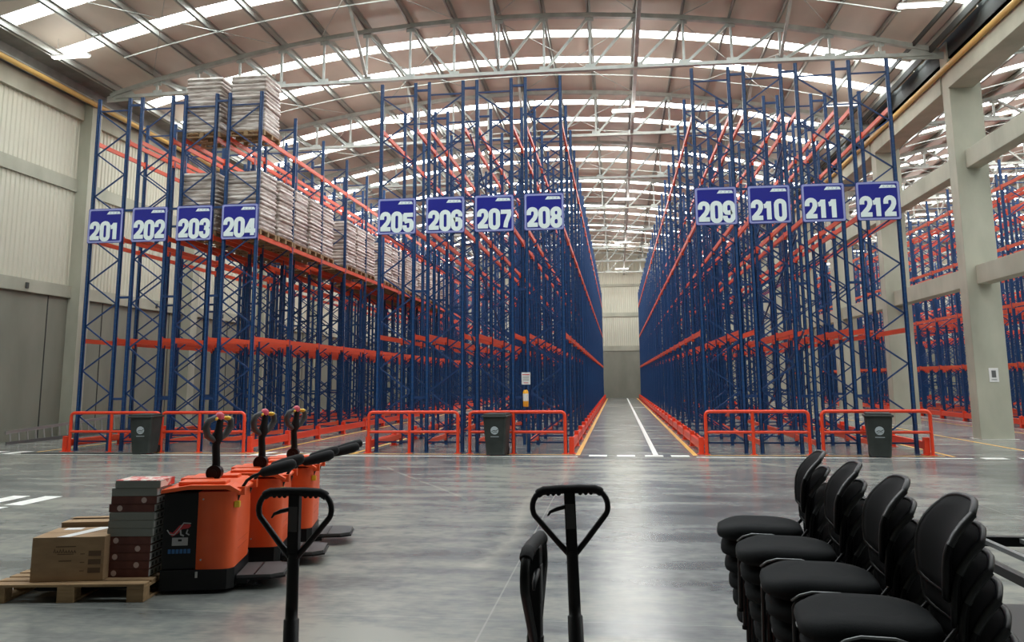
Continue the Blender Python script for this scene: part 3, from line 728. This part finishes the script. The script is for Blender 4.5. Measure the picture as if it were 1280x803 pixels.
# ------------------------------------------------------------------ electric pallet trucks
def make_truck():
    root = link('pallet_truck', None)       # origin: front-left bottom corner of the body; forks to -X, rider side +X, camera side -Y
    W, D = .60, .72
    MB().prism([(0, 0), (W - .05, 0), (W, .06), (W, D - .06), (W - .05, D), (0, D)], .035, .20, 'z').build('chassis', M['blackm'], root)
    # black battery side panel
    MB().bbox(0, .30, .012, D - .012, .20, .84, .012).build('side_panel', M['blackm'], root)
    # orange motor cover with rounded rider-side corners, narrowing at the foot
    cv = MB(); lv = [(.20, -.005, .0), (.28, 0, 0), (.50, .005, 0), (.84, 0, 0)]
    vs = []; m = 0
    for z, e, _ in lv:
        ring = [(.29, 0), (.29, D)] ; r = .10
        pts = [(.29, -e)] + arc(W - r + e, r, r, -90, 0, 6) + arc(W - r + e, D - r, r, 0, 90, 6) + [(.29, D + e)]
        m = len(pts); vs += [(x, y, z) for x, y in pts]
    # angled foot line: rider side lower edge rises
    cv.add(vs, [(a * m + j, a * m + (j + 1) % m, (a + 1) * m + (j + 1) % m, (a + 1) * m + j) for a in range(len(lv) - 1) for j in range(m)], 0, True)
    cv.add(vs[:m], [tuple(range(m))[::-1]]); cv.add(vs[-m:], [tuple(range(m))])
    cover = cv.build('motor_cover', M['truck'], root)
    MB().box(W + .001, W + .004, .16, D - .16, .40, .405).box(W + .001, W + .004, .16, D - .16, .34, .345).build('cover_groove', M['truckd'], cover)
    MB().cyl((.33, -.004, .78), (.33, .0, .78), .008, 8).cyl((.33, -.004, .28), (.33, .0, .28), .008, 8).build('screw', M['alu'], cover)
    # top hood: thin overhanging orange lid, stepped
    hd = MB(); prof = [(-.02, .835), (.20, .865), (.52, .86), (W + .03, .825), (W + .035, .845), (.55, .895), (.22, .90), (-.02, .865)]
    hd.prism(prof, -.02, D + .02, 'y'); hood = hd.build('hood', M['truck'], root)
    h2 = MB().bbox(.10, .50, .05, .24, .885, .925, .012).bbox(.05, .34, .30, .50, .885, .93, .012).bbox(.10, .50, .54, .70, .885, .925, .012); h2.build('hood_rib', M['truck'], hood)
    MB().box(.12, .40, .255, .285, .898, .91).build('hood_slot', M['blackm'], hood)
    # stickers on black panel
    k = MB(); pts = [(.06, .50), (.085, .475), (.13, .50), (.165, .535), (.215, .54), (.235, .56), (.225, .575), (.18, .575), (.14, .565), (.11, .53), (.085, .505), (.065, .515)]
    k.prism(pts, .008, .0115, 'y'); k.build('animal_emblem', M['redprint'], root)
    k = MB(); ribbon(k, [(.04, .53), (.065, .495), (.10, .49), (.135, .53), (.175, .585), (.235, .58)], .008, .0075, .0112); ribbon(k, [(.15, .53), (.155, .49), (.18, .478)], .012, .0075, .0112); ribbon(k, [(.21, .53), (.20, .50), (.225, .485)], .01, .0075, .0112)
    k.build('animal_outline', M['greyprint'], root)
    k = MB().box(.085, .215, .008, .0115, .40, .465); k.build('white_sticker', M['greyprint'], root)
    k = MB().box(.135, .165, .006, .0095, .435, .452); k.build('sticker_print', M['blackm'], root)
    k = MB()
    for q in range(6): k.box(.055 + q * .032, .079 + q * .032, .008, .0115, .335, .37)
    k.build('fleet_lettering', M['bluep'], root)
    MB().bbox(.29, .31, -.006, .004, .135, .185, .003).build('latch', M['alu'], root)
    MB().bbox(W - .02, W + .03, .03, .075, .70, .755, .008).build('yellow_key_plate', M['btn'], root)
    # rider platform
    pf = MB(); pf.prism([(W + .01, .10), (W + .30, .10), (W + .40, .17), (W + .40, D - .17), (W + .30, D - .10), (W + .01, D - .10)], .10, .125, 'z'); pfo = pf.build('platform', M['platform'], root)
    MB().prism([(W + .01, .09), (W + .31, .09), (W + .415, .165), (W + .415, D - .165), (W + .31, D - .09), (W + .01, D - .09)], .085, .0995, 'z').build('platform_edge', M['blackm'], pfo)
    MB().bar((W + .16, .12, .127), (W + .16, D - .12, .127), .012, .006).build('platform_groove', M['blackm'], pfo)
    MB().prism([(W - .02, .12), (W + .10, .12), (W + .10, D - .12), (W - .02, D - .12)], .05, .0845, 'z').build('platform_hinge', M['blackm'], root)
    # side guard arms with padded grips
    for y in (.10, D - .10):
        a = MB().tube([(W - .02, y, .72), (W + .02, y, .84), (W + .07, y, .92), (W + .12, y, .955), (W + .20, y, .985), (W + .26, y, 1.0)], .014, 10); ar = a.build('guard_arm', M['blackm'], root)
        MB().tube([(W + .18, y, .975), (W + .20, y, .985), (W + .30, y, 1.01), (W + .42, y, 1.04), (W + .47, y, 1.06), (W + .485, y, 1.065)], [.02, .040, .050, .052, .042, .02], 12).build('arm_pad', M['rubber'], ar)
        MB().prism([(y - .03, .80), (y + .03, .80), (y + .04, .87), (y - .04, .87)], W - .02, W + .06, 'x').build('arm_bracket', M['truck'], root)
    # tiller
    cx, cy = .33, .36
    MB().cyl((cx, cy - .05, .965), (cx, cy + .05, .965), .068, 24).cyl((cx, cy - .062, .965), (cx, cy + .062, .965), .03, 16).build('tiller_hub', M['blackm'], root)
    til = MB().tube([(cx, cy, .95), (cx + .01, cy, 1.05), (cx - .0, cy, 1.20), (cx + .01, cy, 1.27)], [.045, .036, .034, .04], 12).build('tiller_arm', M['blackm'], root)
    MB().tube([(cx - .0, cy, 1.22), (cx + .01, cy, 1.27), (cx + .02, cy, 1.35), (cx + .03, cy, 1.45)], [.036, .05, .034, .03], 12).build('tiller_head', M['rubber'], til)
    for s in (-1, 1):
        MB().tube([(cx + s * .01, cy + s * .03, 1.25), (cx + s * .060, cy + s * .08, 1.30), (cx + .015 + s * .085, cy + s * .105, 1.37), (cx + .025 + s * .075, cy + s * .10, 1.43), (cx + .03 + s * .03, cy + s * .05, 1.46)], [.024, .032, .034, .030, .022], 10).build('tiller_grip', M['greytube2'], til)
        MB().sphere((cx + .03 + s * .045, cy + s * .055, 1.448), .030, 12, 0, (1.3, 1, .7)).build('yellow_button', M['btn'], til)
    MB().tube([(cx + .015, cy, 1.45), (cx + .03, cy, 1.475), (cx + .045, cy, 1.492)], [.042, .042, .02], 14).build('red_button', M['redbtn'], til)
    # forks
    for y in (.10, D - .27): MB().prism([(-1.0, .085), (-1.05, .06), (-1.0, .045), (0, .045), (0, .095), (-.95, .095)], y, y + .17, 'y').build('fork', M['blackm'], root)
    for y in (.22, D - .22): MB().cyl((.30, y - .04, .075), (.30, y + .04, .075), .075, 18).build('wheel', M['rubber'], root)
    return root
M['redprint'] = new_mat('dark_red_print', (.35, .02, .025), .5)
M['greyprint'] = new_mat('grey_print', (.30, .30, .30), .5)
M['platform'] = new_mat('grey_platform_rubber', (.055, .055, .055), .6)
M['greytube2'] = new_mat('dark_grey_grip', (.05, .05, .052), .5)
t0 = make_truck()
for k, (x, y, l) in enumerate(((10.43, -13.80, 'orange and black electric pallet truck nearest the cartons'), (10.45, -12.86, 'orange electric pallet truck in the middle of the three'), (10.40, -11.88, 'orange electric pallet truck standing farthest back of the three'))):
    c = t0 if k == 0 else copy_tree(t0); c.location = (x, y, 0); c.rotation_euler.z = .235; tag(c, l, 'pallet truck', 'orange electric pallet trucks')
    if k == 0:      # the nearest truck has its forks beneath the pallet: they run between its blocks
        pass

# ------------------------------------------------------------------ hand pallet jacks in the foreground
def make_jack():
    root = link('hand_pallet_jack', None)   # handle faces -Y, forks run along +Y
    H = 1.365
    loop = []
    def L2(pts): return [(x, 0, z) for x, z in pts]
    hw = .155
    pts = [(0, -.225), (-.085, -.14), (-.135, -.085)] + arc(-hw + .085, -.085 + .012, .085, 180, 90, 6)[0:7] 
    left = [(-.012, -.235), (-.06, -.185), (-.11, -.13), (-.145, -.092)] + arc(-.092, -.062, .062, 200, 92, 7)
    right = [(-x, z) for x, z in left[::-1]]
    MB().tube(L2(left + right), .0115, 12).build('handle_loop', M['blackm'], root)
    g = MB(); gp = arc(-.092, -.062, .062, 130, 92, 4) + [(-.04, .0015), (0, .002), (.04, .0015)] + [(-x, z) for x, z in arc(-.092, -.062, .062, 130, 92, 4)[::-1]]
    g.tube(L2(gp), [.0155 + (.0015 if i % 2 else 0) for i in range(len(gp))], 12)
    for k in range(-4, 5):
        if abs(k) > 1: g.sphere((k * .022, -.002, -.012), .010, 8)
    g.build('handle_grip', M['rubber'], root)
    MB().bbox(-.021, .021, -.017, .017, -.235, -.005, .004).build('handle_stem', M['blackm'], root)
    MB().bbox(-.017, .017, -.0185, -.0165, -.14, -.05, .001).build('stem_label', M['greytube3'], root)
    MB().tube([(-.015, -.01, -.060), (-.05, -.012, -.068), (-.075, -.012, -.078), (-.085, -.012, -.092)], [.008, .008, .006, .003], 8).build('release_lever', M['blackm'], root)
    MB().tube([(0, 0, -.22), (0, 0, -.40), (0, 0, -.45), (0, 0, -.452), (0, 0, -H + .42)], [.0215, .0225, .0225, .028, .030], 14).build('shaft', M['blackm'], root)
    z0 = -H
    MB().cyl((0, 0, z0 + .20), (0, 0, z0 + .46), .055, 16).bbox(-.09, .09, -.07, .10, z0 + .12, z0 + .24, .01).build('pump', M['blackm'], root)
    for s in (-1, 1):
        MB().cyl((s * .06 - .025, 0, z0 + .09), (s * .06 + .025, 0, z0 + .09), .09, 20).build('steer_wheel', M['rubber'], root)
        MB().bbox(s * .19 - .08, s * .19 + .08, .10, 1.25, z0 + .045, z0 + .09, .008).build('fork', M['orangejack'], root)
        MB().cyl((s * .19 - .04, 1.15, z0 + .035), (s * .19 + .04, 1.15, z0 + .035), .035, 14).build('load_roller', M['rubber'], root)
    MB().bbox(-.27, .27, .10, .16, z0 + .05, z0 + .40, .01).build('frame_head', M['orangejack'], root)
    for ch in root.children:
        if ch.name.startswith('handle_loop') or ch.name.startswith('handle_grip'): ch.scale.x = .92
    return root
M['greytube3'] = new_mat('worn_grey_label', (.05, .05, .05), .5)
M['orangejack'] = new_mat('jack_fork_paint', (.45, .05, .02), .4)
j0 = make_jack(); H_ = 1.365
j0.location = (13.105, -17.60, H_ + .002); tag(j0, 'black looped handle of a hand pallet jack in front of the orange trucks', 'hand pallet jack', 'hand pallet jacks in the foreground')
j1 = copy_tree(j0); j1.location = (14.123, -17.45, H_ + .002); j1.rotation_euler = (0, -.03, .05); tag(j1, 'black looped hand pallet jack handle at the centre, facing the viewpoint')
j2 = copy_tree(j0); j2.location = (14.095, -18.5, H_ + .003); j2.rotation_euler = (0, 0, math.radians(86)); tag(j2, 'hand pallet jack handle seen edge on with a worn grey grip end')

# ------------------------------------------------------------------ stacked chairs
M['greyleg'] = new_mat('dark_grey_leg_tube', (.03, .031, .032), .3, .5)
def make_chair():
    root = link('stacking_chair', None)     # faces -X; origin on the floor under the seat centre
    import bmesh
    def pad(w, d, h, r, name, mat, loc, round_=.16):
        p = MB(); lv = []
        prof = [(-.028, 0), (-.006, h * .18), (0, h * .45), (-.006, h * .72), (-.022, h * .92), (-.06, h * 1.0), (-.12, h * 1.03)]
        vs = []; m = 0
        for off, z in prof:
            sx, sy = d / 2 + off, w / 2 + off; rr = min(round_ + off * .3, sx - .01, sy - .01); rg = rrect(-sx, sx, -sy, sy, max(rr, .02), 8); m = len(rg)
            for x, y in rg: vs.append((x, y, z - .02 * max(0, (-x - .12)) / .15 * (z / h) - (.010 * (1 - (y / sy) ** 2) if z > h * .9 else 0)))
        p.add(vs, [(a * m + j, a * m + (j + 1) % m, (a + 1) * m + (j + 1) % m, (a + 1) * m + j) for a in range(len(prof) - 1) for j in range(m)], 0, True)
        p.add(vs[:m], [tuple(range(m))[::-1]]); p.add(vs[-m:], [tuple(range(m))], 0, True)
        return p.build(name, mat, root, loc=loc)
    s_ = pad(.50, .49, .088, .15, 'seat', M['fabric'], (0, 0, .375))
    # curved backrest
    b = MB(); nu, nv = 12, 8; vs = []
    for side in (0, 1):
        for j in range(nv + 1):
            v = j / nv; z = .53 + .335 * v; wv = .215 - .025 * max(0, v - .6) ** 2 * 6 - .02 * max(0, .3 - v) * 3
            for i in range(nu + 1):
                u = -1 + 2 * i / nu
                zz = z - .030 * u ** 4 * max(0, v - .5) * 2 + .03 * u ** 4 * max(0, .25 - v) * 4
                x = .275 + .055 * v - .045 * u * u + .060 * max(0, v - .5) ** 2 * 3.4 - .02 * math.sin(v * PI) + (.020 if side else 0)
                vs.append((x, u * wv, zz))
    N1 = (nu + 1) * (nv + 1); fs = []
    for j in range(nv):
        for i in range(nu):
            a = j * (nu + 1) + i; fs += [(a, a + nu + 1, a + nu + 2, a + 1), (N1 + a, N1 + a + 1, N1 + a + nu + 2, N1 + a + nu + 1)]
    rim = [i for i in range(nu + 1)] + [(j + 1) * (nu + 1) + nu for j in range(nv)] + [nv * (nu + 1) + i for i in range(nu - 1, -1, -1)] + [j * (nu + 1) for j in range(nv - 1, 0, -1)]
    fs += [(rim[k], rim[(k + 1) % len(rim)], N1 + rim[(k + 1) % len(rim)], N1 + rim[k]) for k in range(len(rim))]
    b.add(vs, fs, 0, True); bk = b.build('backrest', M['mesh'], root)
    rm = [Vector(vs[i]) + Vector((.010, 0, 0)) for i in rim]
    MB().tube(rm, .0125, 8, closed=True).build('backrest_rim', M['blackm'], bk)
    for e in (0, nu): MB().tube([Vector(vs[j * (nu + 1) + e]) + Vector((.012, (1 if e else -1) * .004, 0)) for j in range(5, nv + 1)], .0135, 8).build('rim_highlight', M['rimlit'], bk)  # lighter strips paint the lit edge onto the black rim's upper ends
    for s in (-1, 1):
        # front leg - side rail - rear leg
        y = s * .235
        MB().tube([(-.13, y, .0), (-.12, y, .36), (-.11, y, .385), (-.08, y, .392), (.14, y, .392), (.18, y, .38), (.20, y, .35), (.25, y, 0)], .0115, 8).build('leg_frame', M['greyleg'], root)
        MB().tube([(.13, s * .235, .385), (.11, s * .256, .412), (.06, s * .262, .428), (-.05, s * .262, .428), (-.10, s * .256, .412), (-.13, s * .235, .385)], .0055, 8).build('side_bracket', M['greytube'], root)
        MB().tube([(.12, s * .20, .385), (.22, s * .20, .40), (.27, s * .195, .46), (.285, s * .19, .62)], .010, 8).build('back_support', M['blackm'], root)
        MB().tube([(-.23, s * .10, .396), (-.238, s * .06, .394), (-.238, 0, .394)], .004, 6).build('front_clip', M['greytube'], s_, loc=(0, 0, -.392)) if s > 0 else None
        for xx in (-.13, .25): MB().cyl((xx, y, -.0), (xx, y, .02), .015, 8).build('foot_cap', M['rubber'], root)
    return root
M['rimlit'] = new_mat('painted_rim_highlight', (.045, .047, .048), .3)
ch0 = make_chair(); firstc = True
stn = ['farthest', 'second farthest', 'second nearest', 'nearest']
hn = ['bottom', 'second lowest', 'third lowest', 'third highest', 'second highest', 'top']
for s, (x, y, rz) in enumerate(((15.13, -15.40, -.13), (15.15, -16.06, -.12), (15.17, -16.70, -.12), (15.20, -17.30, -.12))):
    for k in range(6):
        c = ch0 if firstc else copy_tree(ch0); firstc = False
        c.location = (x + .019 * (5 - k) + .0, y, k * .0945); c.rotation_euler.z = rz + random.uniform(-.015, .015)
        tag(c, 'black padded stacking chair, %s in the %s chair stack' % (hn[k], stn[s]), 'chair', 'stacked black chairs on the right')

# black steel bench frames at the right edge
def bench(x0, x1, y0, y1, z, label, slats, solid=False):
    t = thing('bench_frame', label, 'bench frame', (x0, y0, 0)); w, d = x1 - x0, y1 - y0
    for yy in (0, d - .06): MB().bbox(0, w, yy, yy + .06, z - .06, z, .004).build('long_rail', M['blackm'], t)
    for xx in (0, w - .05): MB().bbox(xx, xx + .05, .06, d - .06, z - .055, z - .003, .004).build('end_rail', M['blackm'], t)
    for k in range(slats):
        xx = .25 + k * (w - .4) / slats; MB().box(xx, xx + .035, .06, d - .06, z - .035, z - .008).build('slat', M['greytube'], t)
    if solid: MB().bbox(.01, w - .01, .01, d - .01, z, z + .02, .004).build('top_board', M['blackm'], t)
    for xx in (0, w - .05):
        for yy in (0, d - .05): MB().bbox(xx, xx + .05, yy, yy + .05, 0, z - .061, .004).build('leg', M['blackm'], t)
    MB().bbox(.05, w - .05, d - .045, d - .005, .12, .16, .004).build('lower_rail', M['blackm'], t)
bench(16.35, 18.4, -16.2, -14.75, .76, 'black steel bench frame with open grey slats behind the chair stacks', 7)
bench(15.75, 17.6, -17.75, -16.55, .76, 'black bench with solid top beside the nearest chair stack', 0, True)

# ------------------------------------------------------------------ world, camera, view
w_ = bpy.data.worlds.new('World'); sc.world = w_; w_.use_nodes = True
w_.node_tree.nodes['Background'].inputs[0].default_value = (.8, .9, 1, 1); w_.node_tree.nodes['Background'].inputs[1].default_value = .3
f, pit, yaw, rol = 1030.793, .1517, .1261, -.007
cy, sy = math.cos(yaw), math.sin(yaw)
r = Vector((cy, sy, 0)); fw = Vector((-sy * math.cos(pit), cy * math.cos(pit), math.sin(pit))); u = r.cross(fw)
cr, sr = math.cos(rol), math.sin(rol)
rx = r * cr + u * sr; ux = -r * sr + u * cr
cam = bpy.data.cameras.new('camera'); co = bpy.data.objects.new('camera', cam); COL.objects.link(co)
Mx = Matrix(((rx.x, ux.x, -fw.x, 14.3152), (rx.y, ux.y, -fw.y, -20.665), (rx.z, ux.z, -fw.z, 1.7785), (0, 0, 0, 1)))
co.matrix_world = Mx
cam.sensor_fit = 'HORIZONTAL'; cam.sensor_width = 36; cam.lens = f / 1280 * 36
cam.shift_x = 1.2086 / 1280; cam.shift_y = -83.98 / 1280; cam.clip_end = 300; cam.clip_start = .05
sc.camera = co
sc.view_settings.view_transform = 'Standard'; sc.view_settings.look = 'None'; sc.view_settings.gamma = 1; sc.view_settings.use_curve_mapping = False
sc.view_settings.exposure = 0.72
sc.cycles.use_denoising = True
sc.cycles.max_bounces = 7; sc.cycles.diffuse_bounces = 5; sc.cycles.glossy_bounces = 3
sc.cycles.sample_clamp_indirect = 6
